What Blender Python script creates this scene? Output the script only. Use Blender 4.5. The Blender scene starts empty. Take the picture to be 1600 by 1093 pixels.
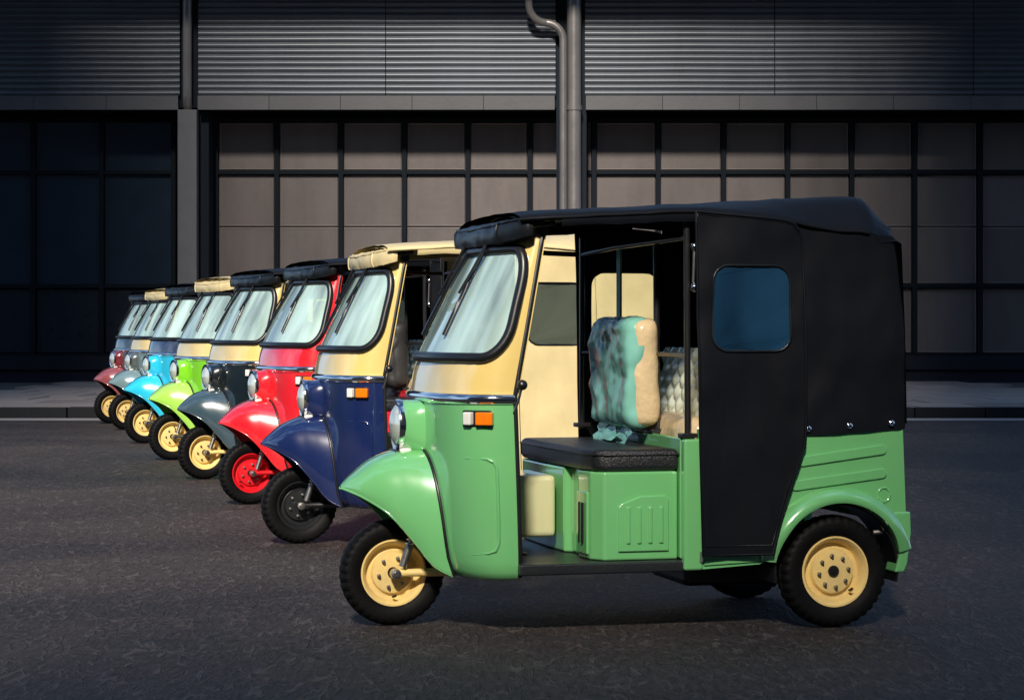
import bpy, bmesh, math, random
from mathutils import Vector, Matrix, noise
random.seed(7)
PI = math.pi
S = bpy.context.scene
COL = S.collection

# ------------------------------------------------------------------ camera
FPX, HOR, CAMH = 3500.0, 512.0, 1.28          # focal length and horizon in pixels of the 1600 px wide photo
cd = bpy.data.cameras.new('camera'); cam = bpy.data.objects.new('camera', cd); COL.objects.link(cam)
cam.location = (0, 0, CAMH); cam.rotation_euler = (PI/2, 0, 0)
cd.sensor_width = 36; cd.lens = 36*FPX/1600; cd.shift_y = (HOR-546.5)/1600
cd.clip_start = .1; cd.clip_end = 600
S.camera = cam
# ------------------------------------------------------------------ sky, sun, exposure
SUN_EL, SUN_AZ = math.radians(35), math.radians(-6)      # azimuth: from behind the camera towards the right
w = bpy.data.worlds.new('World'); S.world = w; w.use_nodes = True
nt = w.node_tree; bg = nt.nodes['Background']
sky = nt.nodes.new('ShaderNodeTexSky'); sky.sky_type = 'NISHITA'; sky.sun_disc = False
sky.sun_elevation = SUN_EL; sky.sun_rotation = PI-SUN_AZ; sky.dust_density = .6; sky.ozone_density = 7.0
wtc = nt.nodes.new('ShaderNodeTexCoord'); wn = nt.nodes.new('ShaderNodeTexNoise'); wn.inputs['Scale'].default_value = 2.6; wn.inputs['Detail'].default_value = 7; wn.inputs['Roughness'].default_value = .58
nt.links.new(wtc.outputs['Generated'], wn.inputs['Vector'])            # broken white cloud all round the sky
wr_ = nt.nodes.new('ShaderNodeMapRange'); wr_.inputs[1].default_value = .48; wr_.inputs[2].default_value = .64; nt.links.new(wn.outputs[0], wr_.inputs[0])
wm = nt.nodes.new('ShaderNodeMix'); wm.data_type = 'RGBA'; wm.inputs[7].default_value = (4.6, 6.6, 9.6, 1)
nt.links.new(wr_.outputs[0], wm.inputs[0]); nt.links.new(sky.outputs[0], wm.inputs[6]); nt.links.new(wm.outputs[2], bg.inputs[0]); bg.inputs[1].default_value = .09
sd = bpy.data.lights.new('sun', 'SUN'); sd.energy = 5.0; sd.angle = math.radians(5.5); sd.color = (1, .90, .79)
sun = bpy.data.objects.new('sun', sd); COL.objects.link(sun)
sdir = Vector((math.sin(SUN_AZ)*math.cos(SUN_EL), -math.cos(SUN_AZ)*math.cos(SUN_EL), math.sin(SUN_EL)))
sun.rotation_euler = sdir.to_track_quat('Z', 'Y').to_euler(); sun.location = sdir*60
vs = S.view_settings; vs.view_transform = 'Standard'; vs.look = 'None'; vs.exposure = 0.38; vs.gamma = 1
vs.use_curve_mapping = False
S.cycles.max_bounces = 8; S.cycles.transparent_max_bounces = 16
S.cycles.use_denoising = True

# ------------------------------------------------------------------ materials
def hexlin(r, g, b): return tuple((c/255/12.92 if c/255 <= .04045 else ((c/255+.055)/1.055)**2.4) for c in (r, g, b))
def mat(name, col, rough=.5, metal=0, coat=0, var=.12, vscale=6, bump=0, bscale=60, spec=.5, rvar=.1, detail=4, stretch=None, dust=0, each=0):
    m = bpy.data.materials.new(name); m.use_nodes = True
    n = m.node_tree.nodes; l = m.node_tree.links; p = n['Principled BSDF']
    tc = n.new('ShaderNodeTexCoord')
    nz = n.new('ShaderNodeTexNoise'); nz.inputs['Scale'].default_value = vscale; nz.inputs['Detail'].default_value = detail
    nz.inputs['Roughness'].default_value = .65
    if stretch:
        sm_ = n.new('ShaderNodeMapping'); sm_.inputs['Scale'].default_value = stretch; l.new(tc.outputs['Object'], sm_.inputs[0]); l.new(sm_.outputs[0], nz.inputs['Vector'])
    else: l.new(tc.outputs['Object'], nz.inputs['Vector'])
    cr = n.new('ShaderNodeMix'); cr.data_type = 'RGBA'
    cr.inputs[6].default_value = (*[c*(1-var) for c in col], 1); cr.inputs[7].default_value = (*[min(1, c*(1+var)) for c in col], 1)
    l.new(nz.outputs[0], cr.inputs[0])
    if each:                 # pieces differ a little from one another
        oi = n.new('ShaderNodeObjectInfo'); em = n.new('ShaderNodeMapRange'); em.inputs[3].default_value = 1-each; em.inputs[4].default_value = 1+each
        l.new(oi.outputs['Random'], em.inputs[0]); hv = n.new('ShaderNodeHueSaturation'); l.new(em.outputs[0], hv.inputs['Value']); l.new(cr.outputs[2], hv.inputs['Color']); l.new(hv.outputs[0], p.inputs['Base Color'])
    elif dust:
        dn = n.new('ShaderNodeTexNoise'); dn.inputs['Scale'].default_value = 4.5; dn.inputs['Detail'].default_value = 9; dn.inputs['Roughness'].default_value = .75
        l.new(tc.outputs['Object'], dn.inputs['Vector'])
        dr = n.new('ShaderNodeMapRange'); dr.inputs[1].default_value = .45; dr.inputs[2].default_value = .8; dr.inputs[4].default_value = dust; l.new(dn.outputs[0], dr.inputs[0])
        dm = n.new('ShaderNodeMix'); dm.data_type = 'RGBA'; dm.inputs[7].default_value = (.34, .31, .27, 1); l.new(dr.outputs[0], dm.inputs[0]); l.new(cr.outputs[2], dm.inputs[6]); l.new(dm.outputs[2], p.inputs['Base Color'])
    else: l.new(cr.outputs[2], p.inputs['Base Color'])
    mr = n.new('ShaderNodeMapRange'); mr.inputs[3].default_value = max(0, rough-rvar); mr.inputs[4].default_value = min(1, rough+rvar)
    l.new(nz.outputs[0], mr.inputs[0]); l.new(mr.outputs[0], p.inputs['Roughness'])
    p.inputs['Metallic'].default_value = metal; p.inputs['Specular IOR Level'].default_value = spec
    p.inputs['Coat Weight'].default_value = coat; p.inputs['Coat Roughness'].default_value = .05; p.inputs['Coat IOR'].default_value = 1.5 if coat < .9 else 2.0
    if bump:
        b2 = n.new('ShaderNodeTexNoise'); b2.inputs['Scale'].default_value = bscale; b2.inputs['Detail'].default_value = 5
        l.new(tc.outputs['Object'], b2.inputs['Vector'])
        bp = n.new('ShaderNodeBump'); bp.inputs['Strength'].default_value = bump; bp.inputs['Distance'].default_value = .01
        l.new(b2.outputs[0], bp.inputs['Height']); l.new(bp.outputs[0], p.inputs['Normal'])
    return m
def paint(name, rgb, rough=.24, coat=1.0, dust=.10): return mat(name, hexlin(*rgb), rough, 0, coat, .06, 3, rvar=.08, bump=.035, bscale=7, dust=dust)
def glass_mat(name, tint, haze, hazecol, gloss=.12, rough=.03):
    m = bpy.data.materials.new(name); m.use_nodes = True
    n = m.node_tree.nodes; l = m.node_tree.links
    for x in list(n):
        if x.type != 'OUTPUT_MATERIAL': n.remove(x)
    out = n[0]
    tr = n.new('ShaderNodeBsdfTransparent'); tr.inputs[0].default_value = (*tint, 1)
    df = n.new('ShaderNodeBsdfDiffuse'); df.inputs[0].default_value = (*hazecol, 1)
    gl = n.new('ShaderNodeBsdfGlossy'); gl.inputs[1].default_value = rough
    tc = n.new('ShaderNodeTexCoord'); nz = n.new('ShaderNodeTexNoise'); nz.inputs['Scale'].default_value = 2.0; nz.inputs['Detail'].default_value = 3
    mp = n.new('ShaderNodeMapping'); mp.inputs['Scale'].default_value = (1, 3.2, .45); mp.inputs['Rotation'].default_value = (.45, .3, 0)
    oi = n.new('ShaderNodeObjectInfo'); va = n.new('ShaderNodeVectorMath'); l.new(tc.outputs['Object'], va.inputs[0]); l.new(oi.outputs['Location'], va.inputs[1])
    l.new(va.outputs[0], mp.inputs[0]); l.new(mp.outputs[0], nz.inputs['Vector'])
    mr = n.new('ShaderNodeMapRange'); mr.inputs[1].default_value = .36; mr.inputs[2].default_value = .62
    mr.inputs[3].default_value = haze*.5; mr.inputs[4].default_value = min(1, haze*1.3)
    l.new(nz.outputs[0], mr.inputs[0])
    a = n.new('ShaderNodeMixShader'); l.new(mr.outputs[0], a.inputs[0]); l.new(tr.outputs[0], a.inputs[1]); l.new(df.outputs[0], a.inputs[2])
    lw = n.new('ShaderNodeFresnel'); lw.inputs[0].default_value = 1.5
    ad = n.new('ShaderNodeMath'); ad.operation = 'ADD'; ad.inputs[1].default_value = gloss; ad.use_clamp = True
    l.new(lw.outputs[0], ad.inputs[0])
    b = n.new('ShaderNodeMixShader'); l.new(ad.outputs[0], b.inputs[0]); l.new(a.outputs[0], b.inputs[1]); l.new(gl.outputs[0], b.inputs[2])
    l.new(b.outputs[0], out.inputs[0])
    return m
def vinyl(name, col, rough=.42, spec=.5): return mat(name, col, rough, 0, 0, .18, 5, bump=.12, bscale=260, rvar=.1, spec=spec)

MT = {}
MT['black_vinyl'] = vinyl('black_vinyl', (.004, .005, .0075), .55, .14)
MT['black_gloss_vinyl'] = vinyl('black_gloss_vinyl', (.006, .0075, .009), .32, .4)
MT['cream_vinyl'] = vinyl('cream_vinyl', hexlin(206, 190, 142), .42)
MT['rubber'] = mat('rubber', (.003, .003, .0034), .6, spec=.14, var=.25, vscale=30, bump=.2, bscale=150, dust=.012)
MT['black_rubber_trim'] = mat('black_rubber_trim', (.008, .008, .009), .35)
MT['chrome'] = mat('chrome', (.82, .83, .84), .1, 1, var=.04, rvar=.04)
MT['steel'] = mat('steel', (.45, .44, .42), .34, 1, var=.2, vscale=30)
MT['black_metal'] = mat('black_metal', (.012, .012, .013), .33, 0, .2)
MT['floor_rubber'] = mat('floor_rubber', (.012, .014, .016), .4, bump=.2, bscale=80)
MT['leather'] = mat('leather', (.013, .014, .017), .36, bump=.5, bscale=170, var=.2)
MT['beige_plastic'] = mat('beige_plastic', hexlin(208, 186, 146), .25, 0, .5, .2, 14, bump=.9, bscale=18)
MT['teal_plastic'] = mat('teal_plastic', hexlin(110, 172, 160), .34, 0, .15, .55, 16, bump=.7, bscale=22)
MT['teal_film'] = glass_mat('teal_film', (.55, .82, .76), .80, hexlin(124, 188, 174), .0, .22)
MT['quilt'] = mat('quilt', hexlin(218, 226, 204), .18, .2, .6, .25, 30, bump=.4, bscale=40)
MT['amber'] = mat('amber', hexlin(235, 118, 16), .15, 0, .8, .2, 40)
MT['clear_lens'] = mat('clear_lens', hexlin(222, 222, 215), .12, 0, .8, .1, 40)
MT['lamp_glass'] = mat('lamp_glass', hexlin(205, 215, 205), .08, .35, 1, .15, 25)
MT['windscreen'] = glass_mat('windscreen', (.80, .95, .92), .62, hexlin(212, 246, 238), .16)  # pale diffuse haze and streaks imitate bright sky reflected in the glass
MT['clear_vinyl'] = glass_mat('clear_vinyl', (.9, .95, .92), .05, hexlin(190, 205, 190), .04)
MT['blue_vinyl'] = glass_mat('blue_vinyl', (.06, .14, .24), .72, (.012, .050, .105), .015, .10)
MT['grey_vinyl'] = glass_mat('grey_vinyl', (.30, .36, .33), .30, hexlin(120, 130, 115), .05)
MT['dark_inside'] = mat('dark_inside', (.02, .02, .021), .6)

# ------------------------------------------------------------------ mesh builder
class MB:
    def __init__(s): s.v = []; s.f = []; s.m = []; s.w = None
    def add(s, vs, fs, mi=0):
        o = len(s.v); s.v += [tuple(p) for p in vs]; s.f += [tuple(i+o for i in f) for f in fs]; s.m += [mi]*len(fs); return s
    def loft(s, rings, closed=True, cap=False, mi=0, loop=False):
        n = len(rings[0]); vs = [p for r in rings for p in r]; fs = []; s.w = False
        k = len(rings)
        for i in range(k if loop else k-1):
            j = (i+1) % k
            for a in range(n if closed else n-1):
                b = (a+1) % n
                fs.append((i*n+a, i*n+b, j*n+b, j*n+a))
        if cap: fs.append(tuple(range(n-1, -1, -1))); fs.append(tuple((k-1)*n+a for a in range(n)))
        return s.add(vs, fs, mi)
    def tube(s, path, r, seg=8, closed=False, mi=0, cap=True, flat=1.0):
        P = [Vector(p) for p in path]; n = len(P); rings = []; up = None
        for i in range(n):
            a = P[(i-1) % n] if (closed or i) else P[0]; b = P[(i+1) % n] if (closed or i < n-1) else P[-1]
            t = (b-a).normalized()
            if up is None:
                up = Vector((0, 0, 1)) if abs(t.z) < .9 else Vector((1, 0, 0))
            x = t.cross(up)
            if x.length < 1e-4: x = t.cross(Vector((1, .3, 0)))
            x.normalize(); y = x.cross(t).normalized(); up = y
            rr = r[i] if isinstance(r, (list, tuple)) else r
            rings.append([P[i]+x*math.cos(q)*rr*flat+y*math.sin(q)*rr for q in (2*PI*k/seg for k in range(seg))])
        return s.loft(rings, True, cap and not closed, mi, closed)
    def box(s, c, d, bev=0, mi=0, rot=None):
        bm = bmesh.new(); bmesh.ops.create_cube(bm, size=1)
        bmesh.ops.scale(bm, vec=d, verts=bm.verts)
        if bev: bmesh.ops.bevel(bm, geom=bm.edges[:], offset=bev, segments=3 if bev > .012 else 2, profile=.6, affect='EDGES')
        s.w = bool(bev) if s.w is None else (s.w and bool(bev))
        if rot is not None: bmesh.ops.transform(bm, matrix=rot.to_4x4(), verts=bm.verts)
        bmesh.ops.translate(bm, vec=c, verts=bm.verts)
        return s.bm(bm, mi)
    def bm(s, bm, mi=0):
        bm.verts.index_update(); vs = [v.co[:] for v in bm.verts]; fs = [[v.index for v in f.verts] for f in bm.faces]
        bm.free(); return s.add(vs, fs, mi)
    def lathe(s, prof, seg=48, mi=0, axis='y', c=(0, 0, 0), closed=False, wob=None):
        rings = []
        for k in range(seg):
            q = 2*PI*k/seg; r_ = []
            for i, (r, h) in enumerate(prof):
                rr = r+(wob(i, k) if wob else 0); a, b = rr*math.cos(q), rr*math.sin(q)
                p = {'y': (a, h, b), 'x': (h, a, b), 'z': (a, b, h)}[axis]
                r_.append((p[0]+c[0], p[1]+c[1], p[2]+c[2]))
            rings.append(r_)
        return s.loft(rings, closed, False, mi, True)
    def prism(s, poly, y0, y1, bev=0, mi=0, plane='xz'):
        bm = bmesh.new()
        def P(a, b, h): return (a, h, b) if plane == 'xz' else ((a, b, h) if plane == 'xy' else (h, a, b))
        A = [bm.verts.new(P(a, b, y0)) for a, b in poly]; B = [bm.verts.new(P(a, b, y1)) for a, b in poly]
        n = len(poly); bm.faces.new(A[::-1]); bm.faces.new(B)
        for i in range(n): bm.faces.new((A[i], A[(i+1) % n], B[(i+1) % n], B[i]))
        bmesh.ops.recalc_face_normals(bm, faces=bm.faces); s.w = bool(bev)
        if bev:
            bmesh.ops.bevel(bm, geom=bm.edges[:], offset=bev, segments=3, profile=.6, affect='EDGES')
        return s.bm(bm, mi)
    def mesh(s, name, smooth=40, recalc=True, subsurf=0):
        me = bpy.data.meshes.new(name); me.from_pydata(s.v, [], s.f)
        me.polygons.foreach_set('material_index', s.m)
        if recalc:
            bm = bmesh.new(); bm.from_mesh(me); bmesh.ops.recalc_face_normals(bm, faces=bm.faces); bm.to_mesh(me); bm.free()
        if smooth:
            me.polygons.foreach_set('use_smooth', [True]*len(me.polygons)); me.set_sharp_from_angle(angle=math.radians(smooth if not s.w else 180))
        if s.w:                      # rounded slabs: let the large faces keep their own normals
            ac = [Vector((0, 0, 0)) for _ in me.vertices]
            for p in me.polygons:
                for i in p.vertices: ac[i] += p.normal*p.area
            me.normals_split_custom_set_from_vertices([a.normalized() for a in ac])
        me.update(); return me

def lerp(a, b, t): return a+(b-a)*t
def interp(tab, x):
    if x <= tab[0][0]: return tab[0][1]
    for (a, fa), (b, fb) in zip(tab, tab[1:]):
        if x <= b:
            t = (x-a)/(b-a); return fa+(fb-fa)*t
    return tab[-1][1]
def smooth_tab(tab, x):
    # Catmull-Rom through the table
    n = len(tab)
    if x <= tab[0][0]: return tab[0][1]
    if x >= tab[-1][0]: return tab[-1][1]
    for i in range(n-1):
        a, fa = tab[i]; b, fb = tab[i+1]
        if x <= b:
            t = (x-a)/(b-a)
            m0 = (fb-(tab[i-1][1] if i else fa))/(b-(tab[i-1][0] if i else a))*(b-a)
            m1 = ((tab[i+2][1] if i+2 < n else fb)-fa)/((tab[i+2][0] if i+2 < n else b)-a)*(b-a)
            return (2*t**3-3*t*t+1)*fa+(t**3-2*t*t+t)*m0+(-2*t**3+3*t*t)*fb+(t**3-t*t)*m1
def rrect(x0, y0, x1, y1, r, n=6):
    p = []
    for cx, cy, a0 in ((x1-r, y1-r, 0), (x0+r, y1-r, 90), (x0+r, y0+r, 180), (x1-r, y0+r, 270)):
        for k in range(n+1):
            q = math.radians(a0+90*k/n); p.append((cx+r*math.cos(q), cy+r*math.sin(q)))
    return p
def ray_poly(c, q, poly):
    d = (math.cos(q), math.sin(q)); best = None; n = len(poly)
    for i in range(n):
        a, b = poly[i], poly[(i+1) % n]; e = (b[0]-a[0], b[1]-a[1]); den = d[0]*e[1]-d[1]*e[0]
        if abs(den) < 1e-12: continue
        f = (a[0]-c[0], a[1]-c[1]); t = (f[0]*e[1]-f[1]*e[0])/den; u = (f[0]*d[1]-f[1]*d[0])/den
        if t > 1e-9 and -1e-6 <= u <= 1+1e-6 and (best is None or t > best): best = t
    return (c[0]+d[0]*best, c[1]+d[1]*best)
def holed(outer, hole, c, nr=6, extra=48):
    """rings of 2-D points from a hole outwards to an outline; both star-shaped about c"""
    A = sorted(set([round(math.atan2(p[1]-c[1], p[0]-c[0]), 5) for p in outer+hole]+[round(-PI+2*PI*k/extra, 5) for k in range(extra)]))
    A = [a for i, a in enumerate(A) if i == 0 or a-A[i-1] > 1e-3]
    hi = [ray_poly(c, a, hole) for a in A]; ou = [ray_poly(c, a, outer) for a in A]
    return [[(lerp(p[0], o[0], k/nr), lerp(p[1], o[1], k/nr)) for p, o in zip(hi, ou)] for k in range(nr+1)], hi

# ------------------------------------------------------------------ object helpers
def obj(name, me, mats, parent=None, loc=(0, 0, 0), rot=(0, 0, 0)):
    o = bpy.data.objects.new(name, me); COL.objects.link(o); o.location = loc; o.rotation_euler = rot
    if parent: o.parent = parent
    if me is not None:
        for i, m in enumerate(mats):
            if len(me.materials) <= i: me.materials.append(None)
            o.material_slots[i].link = 'OBJECT'; o.material_slots[i].material = m
    return o
def tag(o, label=None, cat=None, group=None, kind=None):
    if label: o['label'] = label
    if cat: o['category'] = cat
    if group: o['group'] = group
    if kind: o['kind'] = kind
    return o

# ------------------------------------------------------------------ setting: road, kerb, pavement
def asphalt():
    m = bpy.data.materials.new('asphalt'); m.use_nodes = True
    n = m.node_tree.nodes; l = m.node_tree.links; p = n['Principled BSDF']
    tc = n.new('ShaderNodeTexCoord')
    mpa = n.new('ShaderNodeMapping'); mpa.inputs['Scale'].default_value = (1, .24, 1); l.new(tc.outputs['Object'], mpa.inputs[0])
    def tex(scale, detail=3, dist=0, rough=.5, long=False):
        t = n.new('ShaderNodeTexNoise'); t.inputs['Scale'].default_value = scale; t.inputs['Detail'].default_value = detail
        t.inputs['Distortion'].default_value = dist; t.inputs['Roughness'].default_value = rough
        l.new(mpa.outputs[0] if long else tc.outputs['Object'], t.inputs['Vector']); return t
    def rng(src, a, b, c, d):
        r = n.new('ShaderNodeMapRange'); r.inputs[1].default_value = a; r.inputs[2].default_value = b; r.inputs[3].default_value = c; r.inputs[4].default_value = d
        l.new(src, r.inputs[0]); return r.outputs[0]
    def mth(op, a, b=None):
        x = n.new('ShaderNodeMath'); x.operation = op
        for i, q in enumerate((a, b)):
            if q is None: continue
            if isinstance(q, (int, float)): x.inputs[i].default_value = q
            else: l.new(q, x.inputs[i])
        return x.outputs[0]
    # raised curled ridges left by the binder between the stones
    a = tex(13, 1.5, .5, long=True); ridge = rng(mth('ABSOLUTE', mth('SUBTRACT', a.outputs[0], .5)), .006, .036, 1, 0)
    b = tex(21, 1.5, .5, long=True); ridge2 = rng(mth('ABSOLUTE', mth('SUBTRACT', b.outputs[0], .52)), .008, .04, 1, 0)
    gate = rng(tex(9, 2, long=True).outputs[0], .34, .50, 0, 1)
    gate2 = rng(tex(13, 2, long=True).outputs[0], .42, .58, 0, 1)
    curl = mth('MAXIMUM', mth('MULTIPLY', ridge, gate), mth('MULTIPLY', ridge2, gate2))
    grain = tex(42, 5, .4, .7, long=True); blot = tex(.35, 6, .8, .62); mp = n.new('ShaderNodeMapping')
    base = n.new('ShaderNodeMix'); base.data_type = 'RGBA'
    base.inputs[6].default_value = (.008, .0072, .007, 1); base.inputs[7].default_value = (.075, .062, .057, 1)
    l.new(rng(mth('ADD', mth('MULTIPLY', grain.outputs[0], .55), mth('MULTIPLY', blot.outputs[0], .45)), .36, .64, 0, 1), base.inputs[0])
    c2 = n.new('ShaderNodeMix'); c2.data_type = 'RGBA'; c2.inputs[7].default_value = (.125, .107, .10, 1)
    l.new(base.outputs[2], c2.inputs[6]); l.new(mth('MULTIPLY', mth('MULTIPLY', curl, rng(blot.outputs[0], .3, .6, .45, 1)), .66), c2.inputs[0])
    # bright grit
    v = n.new('ShaderNodeTexVoronoi'); v.inputs['Scale'].default_value = 16; l.new(tc.outputs['Object'], v.inputs['Vector'])
    grit = rng(v.outputs[0], .05, .10, 1, 0)
    c3 = n.new('ShaderNodeMix'); c3.data_type = 'RGBA'; c3.inputs[7].default_value = (.26, .24, .23, 1)
    l.new(c2.outputs[2], c3.inputs[6]); l.new(mth('MULTIPLY', grit, rng(tex(4, 2).outputs[0], .5, .65, 0, .8)), c3.inputs[0])
    l.new(c3.outputs[2], p.inputs['Base Color'])
    l.new(rng(blot.outputs[0], .3, .7, .62, .85), p.inputs['Roughness']); p.inputs['Specular IOR Level'].default_value = .2
    hgt = mth('ADD', mth('MULTIPLY', curl, .7), mth('MULTIPLY', grain.outputs[0], .9))
    bp = n.new('ShaderNodeBump'); bp.inputs['Strength'].default_value = 1; bp.inputs['Distance'].default_value = .016
    l.new(hgt, bp.inputs['Height']); l.new(bp.outputs[0], p.inputs['Normal'])
    return m
KERB = 31.7
b = MB(); xs = [-200, -60, -20, -8, 0, 8, 20, 60, 200]; ys = [-160, -40, 0, 6, 12, 20, KERB+.1]
b.add([(x, y, 0) for y in ys for x in xs], [(j*len(xs)+i, j*len(xs)+i+1, (j+1)*len(xs)+i+1, (j+1)*len(xs)+i) for j in range(len(ys)-1) for i in range(len(xs)-1)])
road = tag(obj('road', b.mesh('road', 0), [asphalt()]), 'dark asphalt road with curled pale binder marks', 'road', kind='structure')
m_gut = mat('pale_concrete', (.24, .22, .205), .8, var=.3, vscale=3, bump=.3, bscale=40)
b = MB(); b.add([(-60, KERB-.85, .005), (60, KERB-.85, .005), (60, KERB-.02, .005), (-60, KERB-.02, .005)], [(0, 1, 2, 3)])
tag(obj('gutter', b.mesh('gutter', 0), [m_gut]), 'pale gutter strip along the foot of the kerb', 'gutter', kind='structure')
m_kerb = mat('kerb_stone', (.010, .012, .015), .7, each=.25, spec=.2, var=.35, vscale=4, bump=.4, bscale=40)
m_slab = mat('paving_slab', (.20, .17, .15), .75, each=.22, var=.35, vscale=2.2, bump=.3, bscale=30, detail=8)
m_joint = mat('paving_joint', (.05, .044, .04), .9, var=.3)
b = MB(); b.box((0, KERB+8.5, .06), (120, 16.5, .12))
pav = tag(obj('pavement', b.mesh('pavement', 0), [m_joint]), 'paved forecourt between the kerb and the building', 'pavement', kind='structure')
# kerb stones and slabs, alike pieces share a mesh
kb = MB(); kb.box((0, 0, 0), (.985, .22, .19), .012); km = kb.mesh('kerb_stone', 30)
for i in range(-14, 15): obj('kerb_stone', km, [m_kerb], pav, (i*1.0+.2, KERB+.11+random.uniform(-.006, .006), .06+random.uniform(-.003, .003)))
SW, SD = .9, 1.75
sb = MB(); sb.box((0, 0, 0), (SW-.035, SD-.045, .05), .006); sm = sb.mesh('slab', 30)
for j in range(9):
    for i in range(-10, 11):
        obj('slab', sm, [m_slab], pav, (i*SW+(.45 if j % 2 else 0), KERB+.24+SD*(j+.5), .125+random.uniform(-.004, .004)), (random.uniform(-.002, .002), random.uniform(-.003, .003), 0))

# ------------------------------------------------------------------ unseen blocks added behind the viewpoint to shade the street's ends and foreground
m_opp = mat('shade_block_render', (.16, .15, .15), .8, var=.2, vscale=.2); m_oppw = mat('shade_block_window', (.02, .022, .025), .2)
def block(x0, x1, y0, y1, h, label):
    o = bpy.data.objects.new('shade_block', None); COL.objects.link(o); o.location = ((x0+x1)/2, y1, 0)
    tag(o, label, 'building')
    k = MB(); k.box((0, -(y1-y0)/2, h/2), (x1-x0, y1-y0, h), .1); obj('wall', k.mesh('wall', 30), [m_opp], o)
    n = max(1, int(h/3.5)); wm = None
    for j in range(n):
        k = MB(); k.box((0, 0, 0), (x1-x0-2, .1, 1.6), .02)
        wm = wm or k.mesh('window_band', 30); obj('window_band', wm, [m_oppw], o, (0, .03, 2+j*3.5))
block(-66, -13.5, -34, -20, 62, 'unseen tall grey block, added to shade the left end of the street')
block(-1.5, 60, -34, -20, 62, 'second unseen tall grey block, added to shade the right end of the street')
block(-13.4, -1.6, -34, -20, 20.6, 'unseen low grey block, added to shade the road in front')

# ------------------------------------------------------------------ building behind
YG, YC = 48.0, 46.8
def gx(px): return (px-800)*YG/FPX
def gz(py): return CAMH+(HOR-py)*YG/FPX
def cx_(px): return (px-800)*YC/FPX
def cz(py): return CAMH+(HOR-py)*YC/FPX
bld = bpy.data.objects.new('industrial_building', None); COL.objects.link(bld); bld.location = (0, YC, 0)
tag(bld, 'dark industrial building with ribbed metal upper wall above a row of square panels', 'building')
def bpart(name, mb, mats, smooth=35):
    o = obj(name, mb.mesh(name, smooth), mats if isinstance(mats, list) else [mats], bld); o.matrix_parent_inverse = Matrix.Translation((0, -YC, 0)); return o
m_clad = mat('ribbed_metal', (.075, .086, .102), .45, .35, stretch=(1, 1, .3), var=.35, vscale=1.1, bump=.15, bscale=12, detail=8)
m_flash = mat('flashing', (.068, .070, .075), .6, .1, each=.10, var=.35, vscale=1.6, bump=.25, bscale=14, detail=8)
m_panel = mat('wall_panel', (.090, .077, .073), .45, each=.13, stretch=(1, 1, .22), var=.42, vscale=1.5, bump=.25, bscale=8, detail=8)
m_bead = mat('panel_edge', (.16, .142, .135), .5, var=.2, vscale=3)
m_frame = mat('dark_frame', (.005, .008, .012), .7, var=.2, spec=.1)
m_soff = mat('soffit_board', (.010, .014, .02), .8, spec=.1)
m_pil = mat('pilaster_concrete', (.10, .10, .105), .75, var=.3, vscale=3, bump=.4, bscale=18, detail=8)
m_pipe = mat('pipe_metal', (.17, .162, .158), .38, .55, var=.2, vscale=3, bump=.1, bscale=10)
m_plinth = mat('plinth', (.008, .011, .016), .7, var=.3, spec=.15)
m_spand = mat('dark_spandrel', (.006, .011, .018), .3, var=.3)
m_glass = mat('dark_window_glass', (.015, .024, .038), .10, var=.35, vscale=1.2, bump=.05, bscale=2, rvar=.05)
m_dark = mat('inner_wall', (.02, .021, .024), .9)
ZT = 9.6
zs = gz(172); zs = cz(172)
# ribbed cladding sheets
def corrugated(x0, x1, z0, z1):
    mb = MB(); pitch = .1245; n = int((z1-z0)/pitch); rows = []
    for k in range(n):
        z = z0+k*pitch
        for dz, dy in ((0, 0), (.012, -.012), (.030, -.030), (.060, -.036), (.085, -.030), (.104, -.012), (.114, 0)): rows.append((z+dz, dy))
    cols = [x0+(x1-x0)*i/12 for i in range(13)]
    vs_ = [(x, YC+dy+.006*noise.noise((x*.8, z*1.5, 3.1)), z+.006*noise.noise((x*.7, z*.9, 9))) for z, dy in rows for x in cols]
    fs_ = [(j*13+i, j*13+i+1, (j+1)*13+i+1, (j+1)*13+i) for j in range(len(rows)-1) for i in range(12)]
    return mb.add(vs_, fs_)
zc0 = cz(150)
for x0, x1 in ((-16, cx_(281)), (cx_(310), cx_(602)), (cx_(603.2), cx_(868)), (cx_(914), cx_(1209.5)), (cx_(1211), cx_(1520)), (cx_(1521.2), 16)):
    bpart('cladding_sheet', corrugated(x0, x1, zc0, ZT), m_clad)
for x0, x1 in ((-16, cx_(279)), (cx_(309), cx_(867)), (cx_(915), 16)):
    n = max(1, int((x1-x0)/1.45))
    for i in range(n):
        a, c = lerp(x0, x1, i/n), lerp(x0, x1, (i+1)/n); mb = MB(); mb.box(((a+c)/2, YC-.01+random.uniform(-.004, .004), (zs+zc0)/2), (c-a-.006, .07, zc0-zs), .006)
        bpart('flashing_strip', mb, m_flash)
mb = MB(); mb.box((0, (YC+YG)/2+.15, (ZT+zs)/2+.05), (32, YG-YC+.1, ZT-zs-.02)); bpart('upper_wall', mb, m_soff)
mb = MB(); mb.box((0, YC-1.0, ZT+.15), (33, 3.8, .3), .02); bpart('shade_eave', mb, m_soff)  # eave above the view, added and lengthened to darken the wall top
mb = MB(); mb.box((0, YG+.6, 3), (32, .2, 6.2)); bpart('inner_wall', mb, m_dark)
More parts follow.
